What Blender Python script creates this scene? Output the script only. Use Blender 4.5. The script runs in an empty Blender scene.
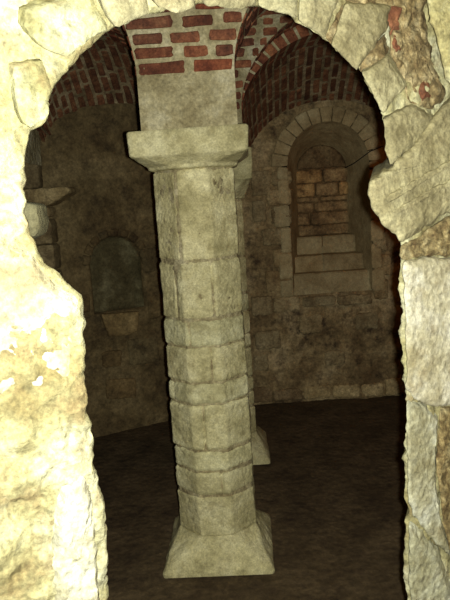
import bpy, math, random
from mathutils import Vector, noise
random.seed(7)
C = bpy.context.scene.collection
V = Vector
TAU = math.tau

# ------------------------------------------------------------------ camera
PITCH, ROLL, EYE, FPX = math.radians(9.0), math.radians(3.75), V((0, 0, 1.5)), 633.0
cf = V((0, math.cos(PITCH), -math.sin(PITCH)))
cu = V((0, math.sin(PITCH), math.cos(PITCH)))
cx_ = V((1, 0, 0))
cr = math.cos(ROLL) * cx_ - math.sin(ROLL) * cu
cup = math.sin(ROLL) * cx_ + math.cos(ROLL) * cu
cam = bpy.data.cameras.new('camera')
cam.sensor_fit = 'VERTICAL'; cam.sensor_height = 36.0; cam.lens = 36.0 * FPX / 600.0
cam.clip_start = 0.02
co = bpy.data.objects.new('camera', cam); C.objects.link(co)
from mathutils import Matrix
m = Matrix((cr, cup, -cf)).transposed().to_4x4(); m.translation = EYE
co.matrix_world = m
bpy.context.scene.camera = co

def measure(px, py, origin, nrm):
    """where a sight line meets a plane: used to survey the real size and place of things"""
    d = cf * FPX + cr * (px - 225) + cup * (300 - py)
    return EYE + d * ((origin - EYE).dot(nrm) / d.dot(nrm))

# ------------------------------------------------------------------ frames
class Frame:
    def __init__(s, o, U, N):
        s.o = V(o); s.U = V(U).normalized(); s.N = V(N).normalized(); s.W = V((0, 0, 1))
    def P(s, u, w, n=0.0): return s.o + s.U * u + s.W * w + s.N * n
    def at(s, px, py, n=0.0):
        p = measure(px, py, s.o + s.N * n, s.N) - s.o
        return (p.dot(s.U), p.z)
    def poly(s, pts, n=0.0): return [s.at(x, y, n) for x, y in pts]

# ------------------------------------------------------------------ noise
def fr(p, sc, o=4, seed=0.0):
    return noise.fractal(V((p[0] * sc + seed, p[1] * sc + seed * 1.7, p[2] * sc - seed)), 0.9, 2.1, o)
def rag(p, amp=1.0, seed=0.0):
    return amp * (0.010 * fr(p, 7, 3, seed) + 0.004 * fr(p, 30, 3, seed) + 0.0018 * fr(p, 90, 2, seed))

# ------------------------------------------------------------------ materials
def nd(nt, t, **kw):
    n = nt.nodes.new(t)
    for k, v in kw.items():
        if k in n.inputs.keys(): n.inputs[k].default_value = v
        else: setattr(n, k, v)
    return n
def stone_mat(name, cols, stain=None, stain_amt=0.5, scale=6.0, bump=0.5, grain=120.0, pits=0.5, rough=0.9, gc=.26, mid=.16):
    mt = bpy.data.materials.new(name); mt.use_nodes = True
    nt = mt.node_tree; L = nt.links.new
    b = nt.nodes['Principled BSDF']; b.inputs['Roughness'].default_value = rough
    b.inputs['Specular IOR Level'].default_value = 0.25
    tc = nd(nt, 'ShaderNodeTexCoord')
    n1 = nd(nt, 'ShaderNodeTexNoise', Scale=scale, Detail=8.0, Roughness=0.62); L(tc.outputs['Object'], n1.inputs['Vector'])
    rp = nd(nt, 'ShaderNodeValToRGB'); L(n1.outputs['Fac'], rp.inputs['Fac'])
    el = rp.color_ramp.elements; k = len(cols)
    while len(el) < k: el.new(0.5)
    for i, c in enumerate(cols):
        el[i].position = 0.34 + 0.32 * i / (k - 1); el[i].color = (*c, 1)
    col = rp.outputs['Color']
    if stain:
        n2 = nd(nt, 'ShaderNodeTexNoise', Scale=scale * 1.9, Detail=9.0, Roughness=0.7); L(tc.outputs['Object'], n2.inputs['Vector'])
        r2 = nd(nt, 'ShaderNodeValToRGB'); L(n2.outputs['Fac'], r2.inputs['Fac'])
        r2.color_ramp.elements[0].position = 0.52; r2.color_ramp.elements[0].color = (0, 0, 0, 1)
        r2.color_ramp.elements[1].position = 0.66; r2.color_ramp.elements[1].color = (stain_amt,) * 3 + (1,)
        mx = nd(nt, 'ShaderNodeMix', data_type='RGBA'); L(r2.outputs['Color'], mx.inputs[0]); L(col, mx.inputs[6])
        mx.inputs[7].default_value = (*stain, 1); col = mx.outputs[2]
    # fine grain speckle
    n3 = nd(nt, 'ShaderNodeTexNoise', Scale=grain, Detail=4.0, Roughness=0.7); L(tc.outputs['Object'], n3.inputs['Vector'])
    mr = nd(nt, 'ShaderNodeMapRange'); L(n3.outputs['Fac'], mr.inputs[0])
    mr.inputs[1].default_value = 0.3; mr.inputs[2].default_value = 0.7; mr.inputs[3].default_value = 1 - gc; mr.inputs[4].default_value = 1 + gc * .8
    n5 = nd(nt, 'ShaderNodeTexNoise', Scale=scale * 5.5, Detail=6.0, Roughness=0.75); L(tc.outputs['Object'], n5.inputs['Vector'])
    mq = nd(nt, 'ShaderNodeMapRange'); L(n5.outputs['Fac'], mq.inputs[0])
    mq.inputs[1].default_value = 0.35; mq.inputs[2].default_value = 0.65; mq.inputs[3].default_value = 1 - mid; mq.inputs[4].default_value = 1 + mid * .8
    mz = nd(nt, 'ShaderNodeMath', operation='MULTIPLY'); L(mr.outputs[0], mz.inputs[0]); L(mq.outputs[0], mz.inputs[1])
    at = nd(nt, 'ShaderNodeAttribute', attribute_name='tone')
    mm = nd(nt, 'ShaderNodeVectorMath', operation='SCALE'); L(at.outputs['Color'], mm.inputs[0]); L(mz.outputs[0], mm.inputs['Scale'])
    m3 = nd(nt, 'ShaderNodeMix', data_type='RGBA', blend_type='MULTIPLY'); m3.inputs[0].default_value = 1.0
    L(col, m3.inputs[6]); L(mm.outputs[0], m3.inputs[7]); L(m3.outputs[2], b.inputs['Base Color'])
    # bump: grain + pits
    vo = nd(nt, 'ShaderNodeTexVoronoi', Scale=grain * 0.45); L(tc.outputs['Object'], vo.inputs['Vector'])
    n4 = nd(nt, 'ShaderNodeTexNoise', Scale=grain * 0.3, Detail=7.0, Roughness=0.7); L(tc.outputs['Object'], n4.inputs['Vector'])
    ma = nd(nt, 'ShaderNodeMath', operation='MULTIPLY_ADD'); L(vo.outputs['Distance'], ma.inputs[0]); ma.inputs[1].default_value = pits; L(n4.outputs['Fac'], ma.inputs[2])
    bp = nd(nt, 'ShaderNodeBump', Strength=bump, Distance=0.006); L(ma.outputs[0], bp.inputs['Height']); L(bp.outputs[0], b.inputs['Normal'])
    return mt
M = {}
M['lime'] = stone_mat('limestone_pillar', [(.35, .315, .145), (.55, .505, .255), (.70, .66, .37)], (.25, .205, .085), .5, 8, .7, 140, gc=.3, mid=.2)
M['mortar'] = stone_mat('lime_mortar', [(.22, .18, .085), (.36, .31, .16), (.48, .43, .25)], (.20, .15, .075), .5, 16, 1, 90, .9, gc=.4, mid=.25)
M['wash'] = stone_mat('pale_plastered_rubble', [(.20, .168, .068), (.325, .305, .145), (.49, .49, .31)], (.22, .155, .065), .6, 8, 1.0, 110, .9, gc=.42, mid=.26)
M['white'] = stone_mat('whitewashed_stone', [(.30, .27, .15), (.46, .44, .29), (.62, .62, .49)], (.24, .19, .09), .5, 10, .9, 130, .6, gc=.3, mid=.24)
M['arch'] = stone_mat('dressed_arch_stone', [(.15, .135, .065), (.24, .222, .118), (.34, .325, .185)], (.12, .096, .045), .4, 11, .8, 170, .5, gc=.32, mid=.22)
M['rubble'] = stone_mat('gritty_mortar', [(.10, .07, .03), (.24, .195, .09), (.40, .36, .20)], (.07, .045, .02), .7, 30, 1.0, 85, 1.2, gc=.5, mid=.35)
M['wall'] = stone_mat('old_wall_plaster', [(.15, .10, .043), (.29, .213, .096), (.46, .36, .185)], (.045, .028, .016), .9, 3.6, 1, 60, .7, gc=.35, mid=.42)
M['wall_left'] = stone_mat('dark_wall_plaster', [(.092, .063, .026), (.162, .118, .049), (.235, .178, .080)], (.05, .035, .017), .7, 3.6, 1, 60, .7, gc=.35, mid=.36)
M['wall_stone'] = stone_mat('wall_stone', [(.20, .14, .06), (.31, .235, .11), (.42, .33, .165)], (.10, .065, .032), .6, 7, .8, 90, gc=.35, mid=.3)
M['ring'] = stone_mat('window_ring_stone', [(.27, .20, .09), (.38, .30, .145), (.46, .385, .20)], (.19, .13, .06), .4, 6, .5, 110, mid=.18)
M['infill'] = stone_mat('window_infill_stone', [(.16, .10, .042), (.33, .22, .095), (.44, .32, .145)], (.05, .035, .02), .75, 9, .8, 90, mid=.35)
M['brick'] = stone_mat('red_brick', [(.12, .040, .021), (.215, .074, .034), (.31, .125, .055)], (.075, .035, .02), .6, 18, .8, 140, gc=.3, mid=.3)
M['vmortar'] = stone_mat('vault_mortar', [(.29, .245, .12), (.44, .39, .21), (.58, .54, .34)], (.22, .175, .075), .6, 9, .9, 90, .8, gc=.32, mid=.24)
M['vault_dim'] = stone_mat('dark_vault_mortar', [(.16, .118, .056), (.28, .215, .11), (.39, .315, .175)], (.06, .04, .02), .6, 9, .9, 90, .8, gc=.32, mid=.24)  # darker, browner mortar colour used on the vault webs
M['floor'] = stone_mat('earth_floor', [(.060, .040, .018), (.092, .064, .029), (.125, .088, .042)], (.035, .022, .012), .6, 5, .9, 60, .8, rough=.95, mid=.3)
M['black'] = stone_mat('black_cable', [(.01, .01, .01), (.02, .018, .015)], None, 0, 9, .2, 90)
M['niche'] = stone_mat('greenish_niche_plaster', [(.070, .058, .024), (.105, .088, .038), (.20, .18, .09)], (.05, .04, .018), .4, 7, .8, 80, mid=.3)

# ------------------------------------------------------------------ mesh builder
class MB:
    def __init__(s): s.v = []; s.f = []; s.t = []; s.mi = []
    def add(s, vs, fs, tone=(1, 1, 1), mi=0):
        b = len(s.v); s.v += [tuple(v) for v in vs]
        for f in fs: s.f.append([b + i for i in f]); s.t.append(tone); s.mi.append(mi)
    def grid(s, rows, tone=(1, 1, 1), mi=0, closed=False, flip=False, skip=None):
        n = len(rows[0]); vs = [p for r in rows for p in r]; fs = []
        for i in range(len(rows) - 1):
            for j in range(n if closed else n - 1):
                k = (j + 1) % n
                if skip and skip(i, j): continue
                q = [i * n + j, i * n + k, (i + 1) * n + k, (i + 1) * n + j]
                fs.append(q[::-1] if flip else q)
        s.add(vs, fs, tone, mi)
    def build(s, name, mats, parent=None, smooth=True, loc=None):
        me = bpy.data.meshes.new(name)
        off = V(loc) if loc else V((0, 0, 0))
        if parent is not None: off = V(parent.matrix_world.translation) if parent.matrix_world else off
        if parent is not None: off = V(parent['_o']) if '_o' in parent else off
        me.from_pydata([tuple(V(v) - off) for v in s.v], [], s.f); me.validate(clean_customdata=False)
        if not isinstance(mats, (list, tuple)): mats = [mats]
        for q in mats: me.materials.append(q)
        a = me.color_attributes.new('tone', 'FLOAT_COLOR', 'CORNER')
        if len(me.polygons) == len(s.f):
            me.polygons.foreach_set('material_index', s.mi)
            buf = []
            for p, t in zip(me.polygons, s.t): buf += [*t, 1.0] * p.loop_total
        else:
            buf = [1.0] * (4 * len(me.loops))
        a.data.foreach_set('color', buf)
        if smooth: me.shade_smooth()
        me.update()
        o = bpy.data.objects.new(name, me); C.objects.link(o)
        if parent is not None: o.parent = parent
        elif loc: o.location = loc
        return o
def empty(name, loc, label=None, cat=None, group=None):
    o = bpy.data.objects.new(name, None); C.objects.link(o); o.location = loc; o['_o'] = list(loc)
    o.empty_display_size = .1
    if label: o['label'] = label
    if cat: o['category'] = cat
    if group: o['group'] = group
    return o
def tag(o, label=None, cat=None, kind=None, group=None):
    if label: o['label'] = label
    if cat: o['category'] = cat
    if kind: o['kind'] = kind
    if group: o['group'] = group
    return o
def tone(a=.12, warm=.05):
    k = 1 + random.uniform(-a, a); w = random.uniform(-warm, warm)
    return (k * (1 + w), k, k * (1 - w))

def resample(poly, ds, closed=True):
    out = []; n = len(poly)
    for i in range(n if closed else n - 1):
        a = V((*poly[i], 0)); b = V((*poly[(i + 1) % n], 0)); k = max(1, int((b - a).length / ds))
        for j in range(k): p = a.lerp(b, j / k); out.append((p.x, p.y))
    if not closed: out.append(tuple(poly[-1]))
    return out
def smooth_poly(p, it=1, closed=True):
    for _ in range(it):
        n = len(p); q = []
        for i in range(n):
            if not closed and i in (0, n - 1): q.append(p[i]); continue
            a, b, c = p[i - 1], p[i], p[(i + 1) % n]
            q.append(((a[0] + 2 * b[0] + c[0]) / 4, (a[1] + 2 * b[1] + c[1]) / 4))
        p = q
    return p
def stone(mb, F, poly, front=.012, back=.05, ds=.008, bev=.012, rough=1.0, tn=None, mi=0, jit=.0025, tilt=(0, 0), sm=2, shear=None):
    """one hewn stone: outline in the frame's plane, its own depth, rounded arrises, chipped face"""
    sd = random.uniform(0, 50)
    p = smooth_poly(resample(poly, ds), sm)
    cx = sum(a for a, b in p) / len(p); cy = sum(b for a, b in p) / len(p)
    size = (sum(math.hypot(a - cx, b - cy) for a, b in p) / len(p)) or .01
    p = [(a + jit * 2 * fr((a, b, sd), 40, 3), b + jit * 2 * fr((b, a, sd + 3), 40, 3)) for a, b in p]
    rows = []
    bv = min(bev / size, .45)
    nin = max(3, int(size / ds * .8))
    prof = [(1, -back), (1, -back * .5), (1, front - bev), (1 - bv * .25, front - bev * .25), (1 - bv, front)]
    prof += [((1 - bv) * (1 - (i + 1) / (nin + 1)), front + .003) for i in range(nin)]
    for k, (s, n) in enumerate(prof):
        r = []
        for a, b in p:
            u = cx + (a - cx) * s; w = cy + (b - cy) * s
            nn = n + (tilt[0] * (u - cx) + tilt[1] * (w - cy) if k > 1 else 0)
            if k > 1: nn += rough * (.0035 * fr((u, w, sd), 12, 3) + .0026 * fr((u, w, sd), 55, 3, 4) + .0010 * fr((u, w, sd), 160, 2, 4))
            if shear and n < front: q = shear(a, b); u += q[0] * (front - n); w += q[1] * (front - n)
            r.append(F.P(u, w, nn))
        rows.append(r)
    fl = F.U.cross(F.W).dot(F.N) < 0
    area = sum(p[i - 1][0] * p[i][1] - p[i][0] * p[i - 1][1] for i in range(len(p)))
    flip = (area < 0) != fl
    t = tn or tone()
    mb.grid(rows, t, mi, closed=True, flip=flip)
    last = rows[-1]; c = sum(last, V((0, 0, 0))) / len(last)
    n = len(last)
    mb.add(last + [c], [([n, i, (i + 1) % n] if not flip else [n, (i + 1) % n, i]) for i in range(n)], t, mi)
def rect(a, b, c, d): return [(a, c), (b, c), (b, d), (a, d)]

# ------------------------------------------------------------------ pillars
def sq_oct(h, ch, ang):
    """half width h, chamfer ch (distance cut off each corner); radius at an angle"""
    c, s = abs(math.cos(ang)), abs(math.sin(ang))
    r = h / max(c, s)
    k = (2 * h - ch) / (c + s)
    return min(r, k)
def pillar(x, y, rot, label, cap_z=(1.625, 1.672, 1.765), seed=0):
    t = empty('stone_pillar', (x, y, 0), label, 'pillar', None)
    t['_o'] = (x, y, 0)
    ca, sa = math.cos(rot), math.sin(rot)
    def W(r, a, z): 
        px, py = r * math.cos(a), r * math.sin(a)
        return V((x + px * ca - py * sa, y + px * sa + py * ca, z))
    def solid(name, prof, mat, nseg=120, amp=1.0, tn=None, lid=True):
        """prof: list of (z, halfwidth, chamfer, noise)"""
        mb = MB(); rows = []
        angs = [TAU * (i + .5) / nseg for i in range(nseg)]
        for z, h, ch, nz in prof:
            r_ = []
            for a in angs:
                r = sq_oct(h, ch, a); p = W(r, a, z)
                r_.append(W(r + rag(p, nz * amp, seed), a, z + nz * .004 * fr(p, 22, 2, seed + 5)))
            rows.append(r_)
        mb.grid(rows, tn or (1, 1, 1), closed=True)
        if lid:
            for rr, fl in ((rows[0], True), (rows[-1], False)):
                c = sum(rr, V((0, 0, 0))) / len(rr); n = len(rr)
                mb.add(rr + [c], [([n, i, (i + 1) % n] if not fl else [n, (i + 1) % n, i]) for i in range(n)], tn or (1, 1, 1))
        return mb.build(name, mat, t)
    def seq(z0, z1, h0, h1, c0, c1, nz, k):
        return [(z0 + (z1 - z0) * i / k, h0 + (h1 - h0) * i / k, c0 + (c1 - c0) * i / k, nz) for i in range(k + 1)]
    # base: square plan rising to the octagon
    solid('base', [(0, .226, .004, 0)] + seq(.012, .022, .227, .224, .006, .01, .5, 2) + seq(.03, .125, .219, .168, .012, .092, .9, 10) + [(.14, .160, .09, .5)], M['lime'], 160)
    # core of mortar seen in the joints
    solid('mortar_core', seq(.10, cap_z[0] + .02, .1535, .1525, .090, .088, .5, 120), M['mortar'], 140)
    # courses (height range, angles of the upright joints)
    H0, H1 = .130, cap_z[0]
    js_ = [[], [-1.35, .1, 2.8], [1.0], [-1.70, .4, 2.5], [1.9, -2.6], [-1.40, .6, 2.2], [-1.9, 1.2], [-1.25, -2.2, 1.4], [-1.95, .8, 2.9]]
    zz_ = [.130, .312, .415, .505, .700, .789, .935, 1.045, 1.275, 1.625]
    q_ = (H1 - H0) / (1.625 - .130)
    cs = [(zz_[k] * q_ + H0 - .130 * q_, zz_[k + 1] * q_ + H0 - .130 * q_, js_[k]) for k in range(9)]
    for a, b, js in cs:
        z0 = a + .0045; z1 = b - .0045
        mb = MB(); nseg = 200; nz = max(6, int((z1 - z0) / .008)); rows = []
        sd = random.uniform(0, 40); rough = random.uniform(.4, .6) if b < H1 - .01 else .25
        off = random.uniform(-.0025, .003)
        for i in range(nz + 1):
            f = i / nz; z = z0 + (z1 - z0) * f
            edge = min(f, 1 - f) * (z1 - z0)
            h = .160 - .001 * z / 1.6 + off - .006 * max(0, 1 - edge / .008) ** 2
            r_ = []
            for k in range(nseg):
                an = TAU * k / nseg
                r = sq_oct(h, .094, an)
                for j in js:
                    d = abs((an - j + math.pi) % TAU - math.pi) * r + .004 * fr((an * 3, z * 20, sd), 1, 2)
                    r -= .012 * max(0, 1 - abs(d) / .007) ** .7
                p = W(r, an, z)
                # rounded worn arrises + pitting
                r += rag(p, rough, sd)
                pit = fr(p, 60, 2, sd + 9)
                if pit > .35: r -= .010 * (pit - .35)
                zz = z + .005 * fr((math.cos(an) * 3, math.sin(an) * 3, sd), 1.5, 3)
                r_.append(W(r, an, zz))
            rows.append(r_)
        tn = tone(.07, .03)
        mb.grid(rows, tn, closed=True)
        for rr, fl in ((rows[0], True), (rows[-1], False)):
            c = sum(rr, V((0, 0, 0))) / len(rr); n = len(rr)
            mb.add(rr + [c], [([n, q, (q + 1) % n] if not fl else [n, (q + 1) % n, q]) for q in range(n)], tn)
        mb.build('shaft_course', M['lime'], t)
    # capital: octagon spreading through a splay to a square slab
    zb, zm, zt = cap_z
    solid('capital', [(zb - .002, .150, .085, 0)] + [(zb, .163, .09, .2)] + seq(zb + .004, zb + .012, .172, .174, .092, .092, .3, 2) +
          seq(zb + .016, zm - .004, .176, .208, .085, .035, .35, 8) + [(zm, .214, .014, .3)] + seq(zm + .006, zt - .006, .2185, .222, .008, .006, .35, 9) + [(zt, .218, .008, .2)], M['lime'], 200)
    return t
P1 = (-.089, 2.580); P2 = (-.025, 3.640)
ZS = 1.765
pl1 = pillar(*P1, math.radians(-2.5), 'large pale octagonal stone pillar standing nearest, in the middle of the crypt', seed=3)
pl2 = pillar(*P2, math.radians(-1), 'farther octagonal stone pillar mostly hidden behind the near one, its right side showing', cap_z=(1.50, 1.60, 1.765), seed=11)

# ------------------------------------------------------------------ brick vaults
def brick(mb, S, s0, s1, u0, u1, up=.006, tn=None, mi=1):
    """one rounded brick lying on the surface S(s,u) -> (point, normal)"""
    c = (s0 + s1) / 2, (u0 + u1) / 2; hs, hu = (s1 - s0) / 2, (u1 - u0) / 2
    if hs < .004 or hu < .004: return
    ex = min(.8, .006 / hs), min(.8, .006 / hu)
    outl = [(-1, -1 + ex[1]), (-1, 0), (-1, 1 - ex[1]), (-1 + ex[0], 1), (0, 1), (1 - ex[0], 1), (1, 1 - ex[1]), (1, 0), (1, -1 + ex[1]), (1 - ex[0], -1), (0, -1), (-1 + ex[0], -1)]
    outl = [(a * (1 + random.uniform(-.20, .08)), b * (1 + random.uniform(-.06, .03))) for a, b in outl]
    rows = []
    for sc, n in ((1, -.012), (1, up * .5), (.86, up)):
        r = []
        for a, b in outl:
            p, nn = S(c[0] + a * (hs * sc if sc == 1 else hs - .003), c[1] + b * (hu if sc == 1 else hu - .004))
            r.append(p + nn * (n + (random.uniform(-.0012, .0012) if n > 0 else 0)))
        rows.append(r)
    t = tn or random.choice([(1, 1, 1), (.8, .8, .8), (1.25, 1.3, 1.3), (.65, .7, .8), (1.05, .9, .85), (1.35, 1.5, 1.5), (.9, 1, 1.1)])
    k = 1 + random.uniform(-.12, .12); t = tuple(q * k for q in t)
    n = len(outl)
    mb.grid(rows, t, mi, closed=True)
    mb.add(rows[-1], [list(range(n))], t, mi)
    return

ZB = 1.96     # brickwork starts here, rendered stone below
def springer(x, y, w, dirs, seed, z0=ZS, kids=('x+', 'x-', 'y+', 'y-')):
    """the flaring foot of the vault over one support: four curved faces meeting at the groins
       dirs: {'x+':(halfspan, rise) ...}; the curve begins at ZB, upright below"""
    mb = MB()
    def delta(d, h):
        a, r = dirs[d]
        if h <= 0: return 0.
        if h >= r: return a
        return a * (1 - math.sqrt(1 - (h / r) ** 2))
    for d in kids:
        a, r = dirs[d]
        ax = d[0]; sg = 1 if d[1] == '+' else -1
        o1, o2 = ('y-', 'y+') if ax == 'x' else ('x-', 'x+')
        # arc-length table
        N = 64; tab = [(-(ZB - z0), 0, -(ZB - z0))]
        K = []; s = 0; pv = (0, 0)
        for i in range(N + 1):
            th = math.pi / 2 * i / N
            q = (a * (1 - math.cos(th)), r * math.sin(th))
            s += math.hypot(q[0] - pv[0], q[1] - pv[1]); K.append((s, q[0], q[1])); pv = q
        L = s
        def prof(s):
            if s <= 0: return 0., s
            if s >= L: return a, r
            lo, hi = 0, N
            while hi - lo > 1:
                mid = (lo + hi) // 2
                if K[mid][0] <= s: lo = mid
                else: hi = mid
            f = (s - K[lo][0]) / max(1e-9, K[hi][0] - K[lo][0])
            return K[lo][1] + f * (K[hi][1] - K[lo][1]), K[lo][2] + f * (K[hi][2] - K[lo][2])
        def S(s, u):
            dd, h = prof(s); d2, h2 = prof(s + .004); d1, h1 = prof(s - .004)
            tx, tz = d2 - d1, h2 - h1; l = math.hypot(tx, tz) or 1
            if ax == 'x': p = V((x + sg * (w + dd), y + u, ZB + h)); n = V((sg * tz / l, 0, -tx / l))
            else: p = V((x + u, y + sg * (w + dd), ZB + h)); n = V((0, sg * tz / l, -tx / l))
            return p, n
        def lim(s):
            h = prof(s)[1]
            return -w - delta(o1, h), w + delta(o2, h)
        # bedding surface
        rows = []; ns = int((L + ZB - z0) / .012)
        for i in range(ns + 1):
            s = -(ZB - z0) + (L + ZB - z0) * i / ns
            lo, hi = lim(s); rr = []
            nu = 48
            for j in range(nu + 1):
                u = lo + (hi - lo) * j / nu
                p, n = S(s, u); e = min(j, nu - j) / nu
                amp = min(1, e * 12)
                rr.append(p + n * amp * (.5 * rag(p, 1, seed)))
            rows.append(rr)
        flip = (ax == 'x' and sg > 0) or (ax == 'y' and sg < 0)
        mb.grid(rows, (1, 1, 1), 0, flip=flip)
        # courses
        s = .004; pitch = .052; c = 0
        while s + .044 < L + .02:
            lo, hi = lim(s + .02); u = lo + (.004 if c % 2 else .012); hh = random.uniform(.036, .044)
            # corner bricks: fill from groin to groin
            while u < hi - .02:
                ln = random.choice([.09, .11, .14, .16, .05, .17])
                if u + ln > hi - .035: ln = hi - .006 - u
                if ln > .22: ln = .15
                dz = random.uniform(-.003, .003)
                brick(mb, S, s + dz, min(s + hh + dz, L), u, u + ln - random.uniform(0, .004), up=random.uniform(.003, .008))
                u += ln + random.uniform(.020, .038)
            s += pitch + random.uniform(-.003, .003); c += 1
    return mb
XR, XL = 1.50, -1.20
w = .178
def hs(a, b): return abs(a - b) / 2 - w
RZ = .47
rows_y = [1.22, P1[1], P2[1], 4.70]
ceil = empty('ceiling', (0, 0, 0)); ceil['kind'] = 'structure'
def vault(x, y, dirs, seed, kids=('x+', 'x-', 'y+', 'y-'), w_=w, z0=ZS):
    mb = springer(x, y, w_, dirs, seed, z0=z0, kids=kids)
    mb.build('vault_springer', [M['vmortar'], M['brick']], ceil, smooth=False)
R3 = .285
vault(P1[0], P1[1], {'x+': (hs(XR, P1[0]), RZ), 'x-': (hs(XL, P1[0]), RZ), 'y+': (hs(P2[1], P1[1]), RZ), 'y-': (hs(1.22, P1[1]), RZ)}, 1)
vault(P2[0], P2[1], {'x+': (hs(XR, P2[0]), RZ), 'x-': (hs(XL, P2[0]), RZ), 'y+': (.3, RZ), 'y-': (hs(P2[1], P1[1]), RZ)}, 2, kids=('x+', 'x-', 'y-'))
for i, yy in ((1, P1[1]), (2, P2[1])):
    vault(XR, yy, {'x-': (hs(XR, P2[0]), RZ), 'x+': (.3, RZ), 'y+': (.35, RZ), 'y-': (.46, RZ)}, 5 + i, kids=('x-', 'y+', 'y-') if i == 1 else ('x-', 'y-'))
vault(XL, 2.60, {'x+': (hs(XL, P2[0]), RZ), 'x-': (.3, RZ), 'y+': (.35, RZ), 'y-': (.46, RZ)}, 15, kids=('x+', 'y+', 'y-'))
vault(XL, 3.64, {'x+': (hs(XL, P2[0]), RZ), 'x-': (.3, RZ), 'y+': (.35, RZ), 'y-': (.35, RZ)}, 16, kids=('x+', 'y-'))
def web(c0, c1, name_seed, L):
    """brick web stretched between two arched curves, courses running from one to the other"""
    mb = MB()
    def S(s, u):
        t = s / L; a, b = V(c0(t)), V(c1(t)); p = a.lerp(b, u)
        p.z += .05 * math.sin(math.pi * max(0, min(1, u)))
        a2, b2 = V(c0(t + .01)), V(c1(t + .01)); tg = (a2.lerp(b2, u) - V(c0(t - .01)).lerp(V(c1(t - .01)), u)); n = tg.cross(b - a).normalized()
        if n.z > 0: n = -n
        return p, n
    def SB(s, u): return S(s, u / ((V(c0(.5)) - V(c1(.5))).length))
    D = (V(c0(.5)) - V(c1(.5))).length
    rows = []
    for i in range(121):
        rows.append([S(L * i / 120, j / 30)[0] + S(L * i / 120, j / 30)[1] * rag(S(L * i / 120, j / 30)[0], .5, name_seed) for j in range(31)])
    mb.grid(rows)
    s = .01; c = 0
    while s < L - .04:
        u = -.01 - .08 * (c % 2)
        while u < D:
            ln = random.choice([.10, .12, .18, .20])
            k_ = random.uniform(.55, 1.15); brick(mb, SB, s, s + random.uniform(.034, .043), max(0, u), min(D, u + ln), up=random.uniform(.003, .008), tn=(.95 * k_, 1.15 * k_, 1.1 * k_)); u += ln + random.uniform(.014, .024)
        s += .055; c += 1
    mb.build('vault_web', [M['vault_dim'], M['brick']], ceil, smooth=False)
def ell(xa, xb, y0, y1, zs, r):
    def f(t):
        k = math.pi * t
        return ((xa + xb) / 2 - (xb - xa) / 2 * math.cos(k), y0 + (y1 - y0) * (.5 - .5 * math.cos(k)), zs + r * math.sin(k) if 0 <= t <= 1 else zs - abs(math.sin(k)) * r)
    return f
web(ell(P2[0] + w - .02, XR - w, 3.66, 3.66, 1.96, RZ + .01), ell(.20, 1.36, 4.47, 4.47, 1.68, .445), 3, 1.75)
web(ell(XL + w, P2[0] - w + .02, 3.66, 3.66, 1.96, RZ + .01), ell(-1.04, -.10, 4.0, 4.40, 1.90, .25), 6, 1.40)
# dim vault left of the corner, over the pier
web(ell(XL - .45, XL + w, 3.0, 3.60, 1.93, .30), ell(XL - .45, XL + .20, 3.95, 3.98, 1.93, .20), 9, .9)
mb = MB()
mb.add([(-2, -.2, 2.42), (2.2, -.2, 2.42), (2.2, 5.4, 2.42), (-2, 5.4, 2.42), (-2, -.2, 2.5), (2.2, -.2, 2.5), (2.2, 5.4, 2.5), (-2, 5.4, 2.5)],
       [[0, 3, 2, 1], [4, 5, 6, 7], [0, 1, 5, 4], [1, 2, 6, 5], [2, 3, 7, 6], [3, 0, 4, 7]])
mb.build('vault_back', M['vmortar'], ceil, smooth=False)

# brick arch from the far pillar to the right, ringed with bricks on edge
def brick_arch(xa, xb, y, wid, zsp, rise, thick, label):
    t = empty('brick_arch', ((xa + xb) / 2, y, zsp), label, 'arch')
    mb = MB(); xc = (xa + xb) / 2; a = (xb - xa) / 2
    rows = []
    for i in range(61):
        th = math.pi * i / 60; c, s = -math.cos(th), math.sin(th)
        r = []
        for rr, yy in ((0, -1), (0, 1), (1, 1), (1, -1)):
            r.append(V((xc + (a + rr * thick - (.004 if rr else -.004)) * c, y + yy * (wid / 2 - .004), zsp + (rise + rr * thick) * s)))
        rows.append(r)
    mb.grid(rows, closed=True)
    mb.build('mortar_bed', M['vmortar'], t, smooth=False)
    mb = MB(); n = int(math.pi * (a + rise) / 2 / .056)
    for i in range(n):
        t0, t1 = math.pi * (i + .12) / n, math.pi * (i + .88) / n
        sp = random.random() < .5; cuts = [(-1, 1)] if sp else [(-1, random.uniform(-.2, .2)), None]
        if not sp: cuts[1] = (cuts[0][1] + .08, 1)
        tn = random.choice([(1, 1, 1), (.8, .8, .8), (1.25, 1.3, 1.3), (1.4, 1.5, 1.4)])
        for y0, y1 in cuts:
            vs = []
            for th in (t0, t1):
                c, s = -math.cos(th), math.sin(th)
                for rr in (0, 1):
                    for yy in (y0, y1):
                        e = random.uniform(-.002, .002)
                        vs.append(V((xc + (a + rr * thick) * c, y + yy * (wid / 2 + .002 + e), zsp + (rise + rr * thick) * s)))
            mb.add(vs, [[0, 1, 3, 2], [4, 6, 7, 5], [0, 4, 5, 1], [2, 3, 7, 6], [0, 2, 6, 4], [1, 5, 7, 3]], tn)
    o = mb.build('ring_bricks', M['brick'], t, smooth=False)
    bv = o.modifiers.new('b', 'BEVEL'); bv.width = .003; bv.segments = 1
    return t
brick_arch(P2[0] + w - .005, XR - w + .005, P2[1], .30, ZB - .05, .44, .07, 'arched ring of red bricks springing to the right from the farther pillar')

# stone block between capital and brickwork (rendered)
for pp, par in ((P1, pl1), (P2, pl2)):
    pass

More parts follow.
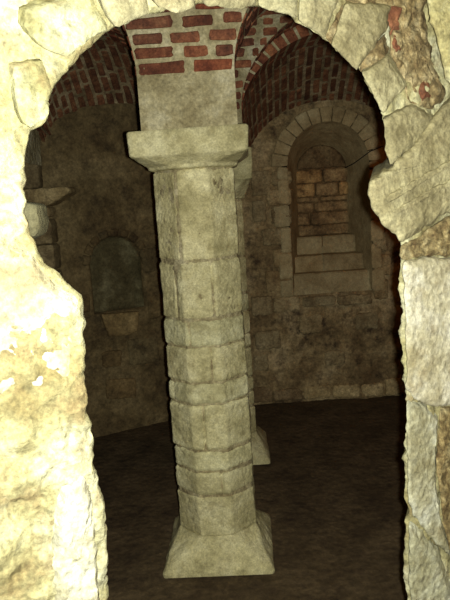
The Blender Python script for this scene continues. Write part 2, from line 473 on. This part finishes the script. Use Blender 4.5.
# ------------------------------------------------------------------ walls
def wall_grid(F, u0, u1, w0, w1, res, disp, skipf=None, tones=None):
    mb = MB(); nu = int((u1 - u0) / res); nw = int((w1 - w0) / res); rows = []
    for i in range(nw + 1):
        z = w0 + (w1 - w0) * i / nw; r = []
        for j in range(nu + 1):
            u = u0 + (u1 - u0) * j / nu
            r.append(F.P(u, z, disp(u, z)))
        rows.append(r)
    fl = F.U.cross(F.W).dot(F.N) < 0
    sk = (lambda i, j: skipf(u0 + (u1 - u0) * (j + .5) / nu, w0 + (w1 - w0) * (i + .5) / nw)) if skipf else None
    mb.grid(rows, flip=fl, skip=sk)
    return mb
# back wall with the window, facing the viewer
FB = Frame((0, 4.48, 0), (1, 0, 0), (0, -1, 0))
WX, WH = .775, .285           # window centre and half width of the embrasure mouth
WZ0, WZS = .80, 1.70          # sill and springing
def in_win(u, z, g=0.0):
    if z < WZ0 - .004: return False
    if z < WZS: return abs(u - WX) < WH + g
    return math.hypot(u - WX, z - WZS) < WH + g
def disp_back(u, z):
    p = (u, z, 0.)
    d = .022 * fr(p, 3.0, 3, 4) + .010 * fr(p, 11, 4, 8) + .004 * fr(p, 40, 3, 1)
    k = fr(p, 5, 3, 17)
    if z < .75: 
        c = noise.cell(V((u * 7, z * 9, 3))) 
        d += .010 * (k > .15)
    return d - .012
mb = wall_grid(FB, -.35, 1.75, -.05, 2.45, .012, disp_back, lambda u, z: in_win(u, z, .035))
wb = tag(mb.build('wall_back', M['wall']), kind='structure')

# stones showing in the back wall (quoins left of the window, ring course by the floor, odd blocks)
mb = MB()
def wstone(pts, f=.008, n=None, F=FB, b=.05, **k): stone(mb, F, pts, f, b, ds=.012, bev=.012, jit=.004, **k)
# lowest course (from the photograph, right of the pillars)
for x0, x1, y0, y1 in ((304, 331, 385, 399), (333, 360, 384, 398), (362, 384, 383, 397), (386, 405, 378, 396), (274, 302, 388, 401), (253, 272, 386, 403)):
    a = FB.at(x0, y1); b = FB.at(x1, y0); wstone(rect(a[0], b[0], max(a[1], 0.0), b[1]), tn=(1.35, 1.35, 1.3) if x0 > 300 else (.75, .7, .7))
# quoins to the left of the window mouth and beneath it
for x0, x1, y0, y1 in ((272, 291, 170, 186), (268, 291, 188, 206), (272, 291, 208, 225), (263, 291, 227, 246), (274, 291, 248, 268), (266, 291, 270, 292),
                       (252, 270, 170, 196), (253, 266, 200, 222), (252, 272, 296, 316), (274, 300, 296, 312), (303, 336, 295, 307), (338, 372, 294, 306),
                       (372, 387, 152, 175), (373, 388, 177, 200), (373, 390, 202, 226), (373, 386, 228, 252), (374, 391, 254, 276), (374, 388, 278, 300),
                       (300, 322, 314, 334), (356, 378, 312, 330), (256, 280, 330, 350), (254, 268, 354, 372), (325, 345, 350, 366)):
    a = FB.at(x0, y1); b = FB.at(x1, y0)
    wstone(rect(a[0], b[0], a[1], b[1]), f=random.uniform(.004, .012), tn=tone(.16, .05))
mb.build('wall_stones', M['wall_stone'], wb)

win = empty('window_1', (WX, 4.5, WZ0)); win['kind'] = 'structure'
# embrasure: a splayed loft from mouth to the blocked light
def win_outline(cx, h, z0, zs, n=28, rz=None):
    rz = rz or h
    pts = [(cx - h, z0 + (zs - z0) * i / 20) for i in range(20)]
    pts += [(cx - h * math.cos(math.pi * i / n), zs + rz * math.sin(math.pi * i / n)) for i in range(n + 1)]
    pts += [(cx + h, zs - (zs - z0) * i / 20) for i in range(1, 21)]
    return pts
o0 = win_outline(WX, WH, WZ0, WZS); o1 = win_outline(.780, .185, WZ0, 1.67)
mb = MB(); rows = []
for i in range(31):
    f = i / 30; r = []
    for a, b in zip(o0, o1):
        u = a[0] * (1 - f) + b[0] * f; z = a[1] * (1 - f) + b[1] * f; n = .01 - .34 * f
        c = V((u - WX, z - WZS if z > WZS else 0, 0)).normalized()
        q = FB.P(u, z, n); d = rag(q, .5, 2)
        # joints of the reveal blocks
        jz = abs(((z / .16) + .5) % 1 - .5) * .16
        if jz < .008 and z < WZS: d -= .006
        r.append(q + V((-c.x, 0, -c.y)) * d)
    rows.append(r)
mb.grid(rows, flip=False)
mb.build('window_reveal', M['ring'], win)
# ring of dressed stones round the head
mb = MB(); n = 13
for i in range(n):
    a0 = math.pi * i / n + .008; a1 = math.pi * (i + 1) / n - .008
    ro = WH + .10 + random.uniform(-.008, .01); ri = WH - .004
    pts = [(WX - math.cos(q) * ri, WZS + math.sin(q) * ri) for q in (a0, (a0 + a1) / 2, a1)] + [(WX - math.cos(q) * ro, WZS + math.sin(q) * ro) for q in (a1, (a0 + a1) / 2, a0)]
    stone(mb, FB, pts, .014, .10, ds=.008, bev=.005, rough=.6, tn=tone(.05, .02), sm=1, jit=.001)
mb.build('arch_ring', M['ring'], win)
mb = MB()
for sd in (-1, 1):
    z = WZ0 - .02; k = 0
    while z < WZS - .02:
        h = min(random.uniform(.13, .19), WZS - z)
        wd = random.choice([.07, .11, .09])
        a, b = (WX - WH - wd, WX - WH + .004) if sd < 0 else (WX + WH - .004, WX + WH + wd)
        stone(mb, FB, rect(a, b, z + .004, z + h - .004), .012, .10, ds=.012, bev=.008, rough=.5, tn=tone(.10, .04)); z += h
mb.build('jamb_stones', M['ring'], win)
# stepped sill
steps = [(.78, .935, -.03, .105), (.80, 1.055, -.105, -.215), (.80, 1.185, -.215, -.36)]
for k, (za, zt, n0, n1) in enumerate(steps):
    n0 = -abs(n0); n1 = -abs(n1)
    mb = MB(); hw0 = .29 - .03 * k; hw1 = hw0
    mid = WX + random.uniform(-.06, .06) - .05
    for a, b in ((WX - hw0 - .02, mid - .003), (mid + .003, WX + hw0 + .02)) if k != 0 else ((WX - hw0 + .0, WX + hw0),):
        rr = []
        ys = [(za, n0), (za + .02, n0), (zt - .01, n0 - .012), (zt, n0 - .022), (zt + .004, n1 + .01), (zt + .006, n1), (za, n1)]
        fine = []
        for q in range(len(ys) - 1):
            for e in range(6): f = e / 6; fine.append((ys[q][0] * (1 - f) + ys[q + 1][0] * f, ys[q][1] * (1 - f) + ys[q + 1][1] * f))
        for z, nn in fine + [ys[-1]]:
            row = []
            for j in range(41):
                u = a + (b - a) * j / 40; p = FB.P(u, z, nn)
                row.append(p + V((0, -1, .6)) * rag(p, .6, k))
            rr.append(row)
        mb.grid(rr, tone(.06, .03))
    mb.build('sill_step', M['ring'], win)
# blocking of rough stones
FI = Frame((0, 4.80, 0), (1, 0, 0), (0, -1, 0))
mb = MB()
iw = .20; ic = .780
lay = [(1.19, 1.265, (0, 1)), (1.27, 1.36, (0, .25, 1)), (1.365, 1.435, (0, .34, 1)), (1.44, 1.475, (0, .45, 1)), (1.48, 1.575, (0, .37, .8, 1)), (1.58, 1.675, (0, .52, 1))]
mb.add([FI.P(ic - .22, 1.1, -.03), FI.P(ic + .22, 1.1, -.03), FI.P(ic + .22, 1.92, -.03), FI.P(ic - .22, 1.92, -.03)], [[0, 1, 2, 3]], (.55, .5, .45))
mb.add([FI.P(ic - .22, 1.1, -.08), FI.P(ic + .22, 1.1, -.08), FI.P(ic + .22, 1.92, -.08), FI.P(ic - .22, 1.92, -.08)], [[3, 2, 1, 0]], (.55, .5, .45))
for z0, z1, cs in lay:
    for a, b in zip(cs[:-1], cs[1:]):
        stone(mb, FI, rect(ic - iw + 2 * iw * a + .005, ic - iw + 2 * iw * b - .005, z0, z1), random.uniform(0, .02), .05, ds=.01, bev=.014, rough=.8, tn=random.choice([(1, 1, 1), (1.25, 1.15, 1), (.6, .65, .6), (.8, .8, .8)]))
stone(mb, FI, [(ic - .19, 1.685), (ic + .19, 1.685), (ic + .16, 1.76), (ic + .09, 1.83), (ic, 1.86), (ic - .09, 1.83), (ic - .16, 1.76)], .0, .05, ds=.01, tn=(.5, .5, .5))
mb.build('blocked_light', M['infill'], win)

# left wall with the niche, turned a little
FLa, FLb = V((-1.16, 3.905, 0)), V((-.20, 4.38, 0))
Ud = (FLb - FLa).normalized()
FL = Frame(FLa, Ud, (Ud.y, -Ud.x, 0))
nb = FL.at(96, 314); nr = FL.at(147, 314); nt_ = FL.at(120, 236)
ncx = (nb[0] + nr[0]) / 2; nh = (nr[0] - nb[0]) / 2; nzs = nt_[1] - nh
def niche(u, z):
    """signed distance inside the niche (positive inside)"""
    if z > nzs: return nh - math.hypot(u - ncx, z - nzs)
    return min(nh - abs(u - ncx), z - nb[1])
def disp_left(u, z):
    p = (u, z, 5.)
    d = .014 * fr(p, 3.2, 3, 2) + .008 * fr(p, 12, 4, 9) + .003 * fr(p, 40, 3, 1)
    s = niche(u, z)
    k = max(0, min(1, (s + .006) / .012))
    return d - .065 * k - .010
mb = wall_grid(FL, -.35, 1.35, -.05, 2.45, .010, disp_left)
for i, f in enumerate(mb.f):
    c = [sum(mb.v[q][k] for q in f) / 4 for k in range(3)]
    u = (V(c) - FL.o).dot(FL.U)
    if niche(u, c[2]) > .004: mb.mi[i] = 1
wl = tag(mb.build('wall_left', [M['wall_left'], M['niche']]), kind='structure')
# rim around niche + its sill stone
mb = MB()
stone(mb, FL, FL.poly([(100, 314), (138, 311), (136, 331), (128, 335), (108, 336)]), .035, .06, ds=.01, tn=(1.5, 1.45, 1.35), rough=1.2)
mb.build('niche_sill', M['wall_left'], wl)
mb = MB()
for i in range(9):
    a0 = math.pi * i / 9 + .03; a1 = math.pi * (i + 1) / 9 - .03; ri, ro = nh + .003, nh + .055
    stone(mb, FL, [(ncx - math.cos(q) * ri, nzs + math.sin(q) * ri) for q in (a0, a1)] + [(ncx - math.cos(q) * ro, nzs + math.sin(q) * ro) for q in (a1, a0)], .002, .05, ds=.01, tn=tone(.1), sm=1)
mb.build('niche_rim', M['wall_left'], wl)
mb = MB()
for pts in ([(102, 352), (122, 350), (121, 366), (103, 368)], [(128, 340), (158, 336), (160, 362), (130, 366)], [(70, 296), (90, 294), (91, 312), (72, 314)],
            [(106, 380), (136, 378), (137, 398), (107, 400)], [(148, 296), (162, 294), (163, 318), (149, 320)], [(140, 250), (158, 246), (160, 270), (146, 274)]):
    stone(mb, FL, FL.poly(pts), random.uniform(.0, .01), .05, ds=.012, tn=tone(.15, .08), rough=1.3)
mb.build('wall_stones', M['wall_left'], wl)

# pier at the far left with its impost
mb = MB()
px0, px1, py0 = -1.45, -1.015, 3.84
FP = Frame((0, py0, 0), (1, 0, 0), (0, -1, 0))
pier = empty('wall_pier', (-1.2, 3.9, 0), 'dim stone wall pier with a projecting impost at the far left corner', 'pier')
z = 0; k = 0
while z < 1.52:
    h = min(random.uniform(.13, .2), 1.53 - z)
    cut = random.uniform(px0 + .15, px1 - .1)
    for a, b in ((px0, cut - .004), (cut + .004, px1)):
        stone(mb, FP, rect(a, b, z + .004, z + h - .004), .0, .22, ds=.014, bev=.01, rough=.8, tn=tone(.14))
    z += h
mb.build('pier_blocks', M['wall_stone'], pier)
mb = MB()
stone(mb, FP, [(px0, 1.53), (px1 + .01, 1.53), (px1 + .10, 1.575), (px1 + .15, 1.60), (px1 + .14, 1.635), (px0, 1.635)], .07, .14, ds=.012, bev=.012, rough=.5, tn=(1.15, 1.15, 1.1), sm=1)
mb.build('impost', M['wall_stone'], pier)
mb = MB()
for z0, z1 in ((1.64, 1.80), (1.805, 1.96), (1.965, 2.12)):
    stone(mb, FP, rect(px0, px1 - .05, z0, z1), -.03, .2, ds=.014, tn=(.6, .6, .6))
mb.build('upper_blocks', M['wall_stone'], pier)

# side walls, floor
for nm, F, u0, u1 in (('wall_right', Frame((1.68, 0, 0), (0, 1, 0), (-1, 0, 0)), .2, 4.7), ('wall_side', Frame((-1.42, 0, 0), (0, 1, 0), (1, 0, 0)), .2, 4.3)):
    mb = wall_grid(F, u0, u1, -.05, 2.45, .03, lambda u, z: .02 * fr((u, z, 9), 3, 4) - .01)
    tag(mb.build(nm, M['wall']), kind='structure')
mb = MB(); rows = []
for i in range(150):
    yy = -1.2 + 6.2 * i / 149; r = []
    for j in range(110):
        xx = -1.8 + 3.9 * j / 109; p = (xx, yy, 0)
        r.append((xx, yy, .006 * fr(p, 3, 4, 6) + .003 * fr(p, 14, 3, 2) - .006))
    rows.append(r)
mb.grid(rows)
tag(mb.build('floor', M['floor']), kind='structure')
# ------------------------------------------------------------------ entrance wall with its arch
A0, A1 = V((-.225, .95, 0)), V((.375, 1.33, 0))
Ua = (A1 - A0).normalized()
FE = Frame(A0, Ua, (Ua.y, -Ua.x, 0))
left = [(106, 600), (103, 560), (101, 520), (98, 490), (93, 468), (92, 440), (88, 415), (84, 390), (84, 350), (86, 344), (84, 310), (83, 296), (76, 287), (66, 284), (60, 275), (57, 269), (46, 267), (39, 256), (35, 243),
        (29, 226), (26, 200), (25, 165), (27, 140), (31, 129), (40, 127), (46, 122), (48, 95), (55, 82), (66, 68), (80, 54), (95, 40), (107, 29)]
top = [(116, 27), (130, 21), (150, 12), (170, 7), (200, 2), (228, 2), (258, 4), (276, 10), (298, 18), (322, 35), (345, 55), (362, 70), (374, 92), (386, 115), (392, 140), (396, 165)]
right = [(392, 190), (396, 230), (401, 262), (403, 330), (405, 380), (403, 395), (406, 410), (405, 440), (406, 500), (408, 514), (405, 522), (407, 560), (409, 600)]
Lp = FE.poly([(x + 2.5 + 4 * max(0, min(1, (y - 420) / 100)), y) for x, y in left]); Tp = FE.poly(top); Rp = FE.poly([(x + 4, y) for x, y in right])
outl = [(Lp[0][0] + .01, -.03), (Lp[0][0] + .006, .4)] + Lp + Tp + Rp + [(Rp[-1][0] + .004, .35), (Rp[-1][0] + .01, -.03)]
ol = resample(outl, .006, closed=False); ol = smooth_poly(ol, 2, closed=False)
ol = [(a + .004 * fr((a, b, 3), 45, 4) + .0015 * fr((a, b, 8), 150, 2), b + .003 * fr((b, a, 7), 45, 3)) for a, b in ol]
uc = (Lp[5][0] + Rp[8][0]) / 2; zc = 1.50; uw = (Rp[8][0] - Lp[5][0]) / 2
def outdir(a, b):
    if b < zc: return V(((1 if a > uc else -1), 0))
    d = V((a - uc, b - zc)); return d.normalized()
dist = [0, .003, .007, .012]
while dist[-1] < .42: dist.append(dist[-1] + .007)
while dist[-1] < 1.5: dist.append(dist[-1] + .10)
def relief(a, b):
    p = (a, b, 1.)
    d = .016 * fr(p, 5, 3, 3) + .010 * fr(p, 16, 4, 6) + .0055 * fr(p, 48, 3, 2) + .0030 * fr(p, 130, 3, 5)
    return d
mb = MB(); rows = []
for k, dd in enumerate(dist):
    r = []
    for a, b in ol:
        o = outdir(a, b); u, z = a + o[0] * dd, b + o[1] * dd
        e = max(0, 1 - dd / .014) ** 2 * .010
        r.append(FE.P(u, z, relief(u, z) * (1 if dd < .4 else .3) - e))
    rows.append(r)
TH = .27
def back_pt(a, b, dd=0):
    """back face of the wall: the opening widens inwards"""
    f = max(0, min(1, (a - (uc - uw)) / (2 * uw)))
    sh = -.05 + .40 * f
    up = .14 * max(0, min(1, (b - 1.35) / .4))
    o = outdir(a, b)
    return a + sh + o[0] * dd, b + up + o[1] * dd
rv = []
NR = 16
for k in range(NR, 0, -1):
    f = k / NR; r = []
    for a, b in ol:
        a2, b2 = back_pt(a, b); u = a + (a2 - a) * f; z = b + (b2 - b) * f; o = outdir(a, b)
        j = .008 * fr((a * 1.0, b, f * .3), 14, 4, 4) * min(1, f * 4)
        r.append(FE.P(u + o[0] * abs(j) * 1.2, z + o[1] * abs(j) * 1.2, -TH * f + (relief(a, b) - .010) * (1 - f)))
    rv.append(r)
back = []
for dd in (1.5, .8, .4, .2, .1, .05, .02):
    back.append([FE.P(*back_pt(a, b, dd), -TH) for a, b in ol])
mb.grid(back + rv + rows, flip=False)
we = tag(mb.build('wall_front', M['wash']), kind='structure')

def fstone(mb, px, front, back, **k):
    """a stone of the arch; its hidden sides follow the widening of the opening"""
    def sh(a, b):
        f = max(0, min(1, (a - (uc - uw)) / (2 * uw)))
        return (-.05 + .42 * f) / TH + .06, (.15 * max(0, min(1, (b - 1.35) / .4))) / TH
    stone(mb, FE, FE.poly(px, front), front, back, shear=sh, **k)
arc = empty('stone_archway', tuple(FE.P(uc, 0, 0)), 'rough round-headed stone archway framing the view, its near jamb bleached by flash', 'archway')
def block(name, polys, mat, front=.02, back=.10, **k):
    mb = MB()
    for i, p in enumerate(polys): fstone(mb, p, front, back, ds=.006, **k)
    return mb.build(name, mat, arc)
# voussoirs, left to right
vs = [([(24, 12), (48, 2), (88, -14), (96, 6), (108, 29), (88, 42), (66, 58), (46, 50), (24, 30)], .022, 'wash'),
      ([(15, 66), (44, 58), (52, 82), (48, 120), (32, 130), (17, 112)], .018, 'wash'),
      ([(98, -14), (143, -14), (150, 13), (131, 23), (117, 29), (107, 14)], .024, 'arch'),
      ([(151, -14), (198, -14), (195, 9), (180, 12), (164, 10), (153, 4)], .020, 'arch'),
      ([(202, -14), (256, -14), (257, 7), (230, 9), (204, 6)], .016, 'arch'),
      ([(259, -14), (298, -14), (297, 19), (277, 13), (259, 7)], .024, 'arch'),
      ([(300, -14), (340, -10), (325, 38), (312, 30), (299, 20)], .018, 'arch'),
      ([(345, 3), (389, 6), (386, 30), (357, 71), (331, 45)], .026, 'arch'),
      ([(361, 74), (388, 57), (405, 86), (383, 114)], .030, 'arch'),
      ([(383, 119), (410, 106), (433, 119), (424, 138), (391, 166), (386, 150)], .024, 'arch')]
for p, f, mt in vs:
    block('voussoir', [p], M[mt], f, .10, bev=.005, rough=1.3 if mt == 'wash' else 1.0, tn=tone(.06, .02) if mt == 'arch' else (.82, .84, .8), jit=.002, sm=1)
# impost of the right jamb: a moulded block, splayed beneath
mb = MB()
fstone(mb, ([(367, 186), (392, 167), (414, 144), (447, 102), (500, 60), (500, 205), (448, 214), (420, 232), (399, 244), (396, 236), (382, 226), (370, 207)]), .040, .12, ds=.006, bev=.012, rough=.8, tn=(1.05, 1.03, 1), jit=.003)
mb.build('impost', M['arch'], arc)
mb = MB()
for p in ([(384, 200), (400, 189), (440, 166), (500, 138), (500, 143), (440, 171), (402, 194), (386, 204)], [(392, 211), (410, 200), (450, 180), (500, 160), (500, 163), (450, 184), (412, 204), (394, 214)]):
    fstone(mb, (p), .049, .02, ds=.005, bev=.004, rough=.3, sm=1, tn=(1.1, 1.08, 1.05))
mb.build('impost_moulding', M['arch'], arc)
block('jamb_stone', [[(402, 263), (425, 258), (500, 262), (500, 402), (440, 408), (420, 404), (406, 392), (405, 330)]], M['white'], .022, .11, bev=.010, rough=.7, tn=(1, 1, 1))
block('jamb_stone', [[(406, 402), (422, 408), (438, 420), (434, 470), (440, 520), (452, 560), (430, 540), (413, 516), (407, 500), (406, 440)]], M['white'], .012, .10, bev=.010, rough=.8, tn=(.85, .88, .85))
block('jamb_stone', [[(408, 526), (420, 534), (440, 560), (452, 600), (460, 640), (413, 640), (409, 580)]], M['white'], .014, .10, bev=.010, rough=.8, tn=(.8, .84, .8))
block('jamb_stone', [[(-20, 250), (20, 244), (34, 250), (45, 270), (62, 286), (80, 297), (82, 340), (80, 386), (60, 400), (20, 396), (-20, 400)]], M['white'], .006, .08, bev=.02, rough=1.8, tn=(.9, .9, .86))
block('jamb_stone', [[(60, 470), (88, 476), (98, 520), (102, 600), (104, 640), (60, 640), (55, 560)]], M['white'], .006, .08, bev=.02, rough=1.5, tn=(.9, .92, .9))
# gritty core between the facing stones, crack and the projecting mass beyond it
mb = MB()
fstone(mb, ([(341, -30), (424, -30), (424, 15), (432, 45), (440, 84), (447, 96), (430, 112), (408, 104), (404, 84), (390, 56), (388, 10), (345, 0)]), .008, .06, ds=.006, bev=.01, rough=2.2, tn=(.85, .8, .75))
mb.build('rubble_core', M['rubble'], arc)
mb = MB()
fstone(mb, ([(358, 62), (384, 34), (390, 54), (362, 74)]), .006, .06, ds=.005, bev=.006, rough=1.6, tn=(.8, .75, .7))
mb.build('rubble_core', M['rubble'], arc)
mb = MB()
fstone(mb, ([(324, 36), (343, 2), (345, 10), (331, 46)]), .002, .06, ds=.005, bev=.004, rough=1.6, tn=(.8, .75, .7))
mb.build('rubble_core', M['rubble'], arc)
mb = MB()
fstone(mb, ([(398, 246), (420, 236), (448, 216), (500, 208), (500, 260), (425, 256), (401, 262)]), .012, .06, ds=.006, bev=.01, rough=2.2, tn=(.95, .92, .85))
mb.build('rubble_core', M['rubble'], arc)
mb = MB()
fstone(mb, ([(440, 410), (500, 404), (500, 640), (464, 640), (455, 590), (442, 520), (436, 470)]), .010, .06, ds=.006, bev=.01, rough=2.0, tn=(.9, .85, .75))
mb.build('rubble_core', M['rubble'], arc)
mb = MB()
fstone(mb, ([(430, -60), (470, -80), (560, -60), (560, 120), (480, 112), (455, 96), (445, 80), (436, 45), (428, 15)]), .085, .10, ds=.007, bev=.02, rough=1.6, tn=(.95, .93, .88))
mb.build('projecting_rubble', M['wash'], arc)
for p in ([(386, 8), (398, 6), (401, 28), (390, 34)], [(391, 36), (396, 34), (400, 50), (394, 53)], [(419, 84), (427, 82), (431, 97), (421, 101)]):
    mb = MB()
    fstone(mb, p, .014, .03, ds=.004, bev=.003, rough=1.6, tn=(.75, .85, .85), jit=.004)
    mb.build('brick_fragment', M['brick'], arc)
# small broken impost behind the left jamb
FS = Frame((0, 1.30, 0), (1, 0, 0), (0, -1, 0))
mb = MB()
stone(mb, FS, FS.poly([(0, 204), (26, 203), (38, 205), (41, 218), (40, 230), (33, 238), (24, 243), (0, 243)]), .02, .06, ds=.006, bev=.010, rough=.9, tn=(.62, .62, .58))
mb.build('broken_impost', M['arch'], arc)

# thin cable hanging in the window embrasure
FC = Frame((0, 4.44, 0), (1, 0, 0), (0, -1, 0))
pts = [(1.145, 1.79, 0.01), (1.06, 1.765, 0), (1.02, 1.735, -.06), (.98, 1.70, -.16), (.95, 1.68, -.27), (.95, 1.675, -.35)]
mb = MB(); rows = []
for i in range(len(pts) - 1):
    for k in range(6):
        f = k / 6; q = [pts[i][e] * (1 - f) + pts[i + 1][e] * f for e in range(3)]
        c = FC.P(*q); c.z -= .006 * math.sin(math.pi * (i + f) / 5)
        rows.append([c + V((0, math.cos(TAU * a / 8), math.sin(TAU * a / 8))) * .004 for a in range(8)])
mb.grid(rows, closed=True)
oc = mb.build('cable', M['black'])
tag(oc, 'thin dark cable crossing the right side of the arched window recess', 'cable')

# ------------------------------------------------------------------ light
def lamp(name, loc, power, col, r):
    l = bpy.data.lights.new(name, 'POINT'); l.energy = power; l.color = col; l.shadow_soft_size = r
    o = bpy.data.objects.new(name, l); C.objects.link(o); o.location = loc; return o
lamp('camera_flash', tuple(EYE + cr * .031 + cup * .0 + cf * .02), 175, (1, .98, .93), .008)
lamp('warm_crypt_lamp', (1.38, 3.5, 1.75), 2.2, (1, .30, .06), .03)
wd = bpy.data.worlds.new('world'); bpy.context.scene.world = wd; wd.use_nodes = True
wd.node_tree.nodes['Background'].inputs[0].default_value = (.02, .012, .006, 1)
wd.node_tree.nodes['Background'].inputs[1].default_value = .3
s = bpy.context.scene
s.view_settings.view_transform = 'Standard'; s.view_settings.look = 'None'; s.view_settings.gamma = 1; s.view_settings.use_curve_mapping = False
s.view_settings.exposure = 0.0
for o in list(bpy.data.objects):
    if '_o' in o: del o['_o']
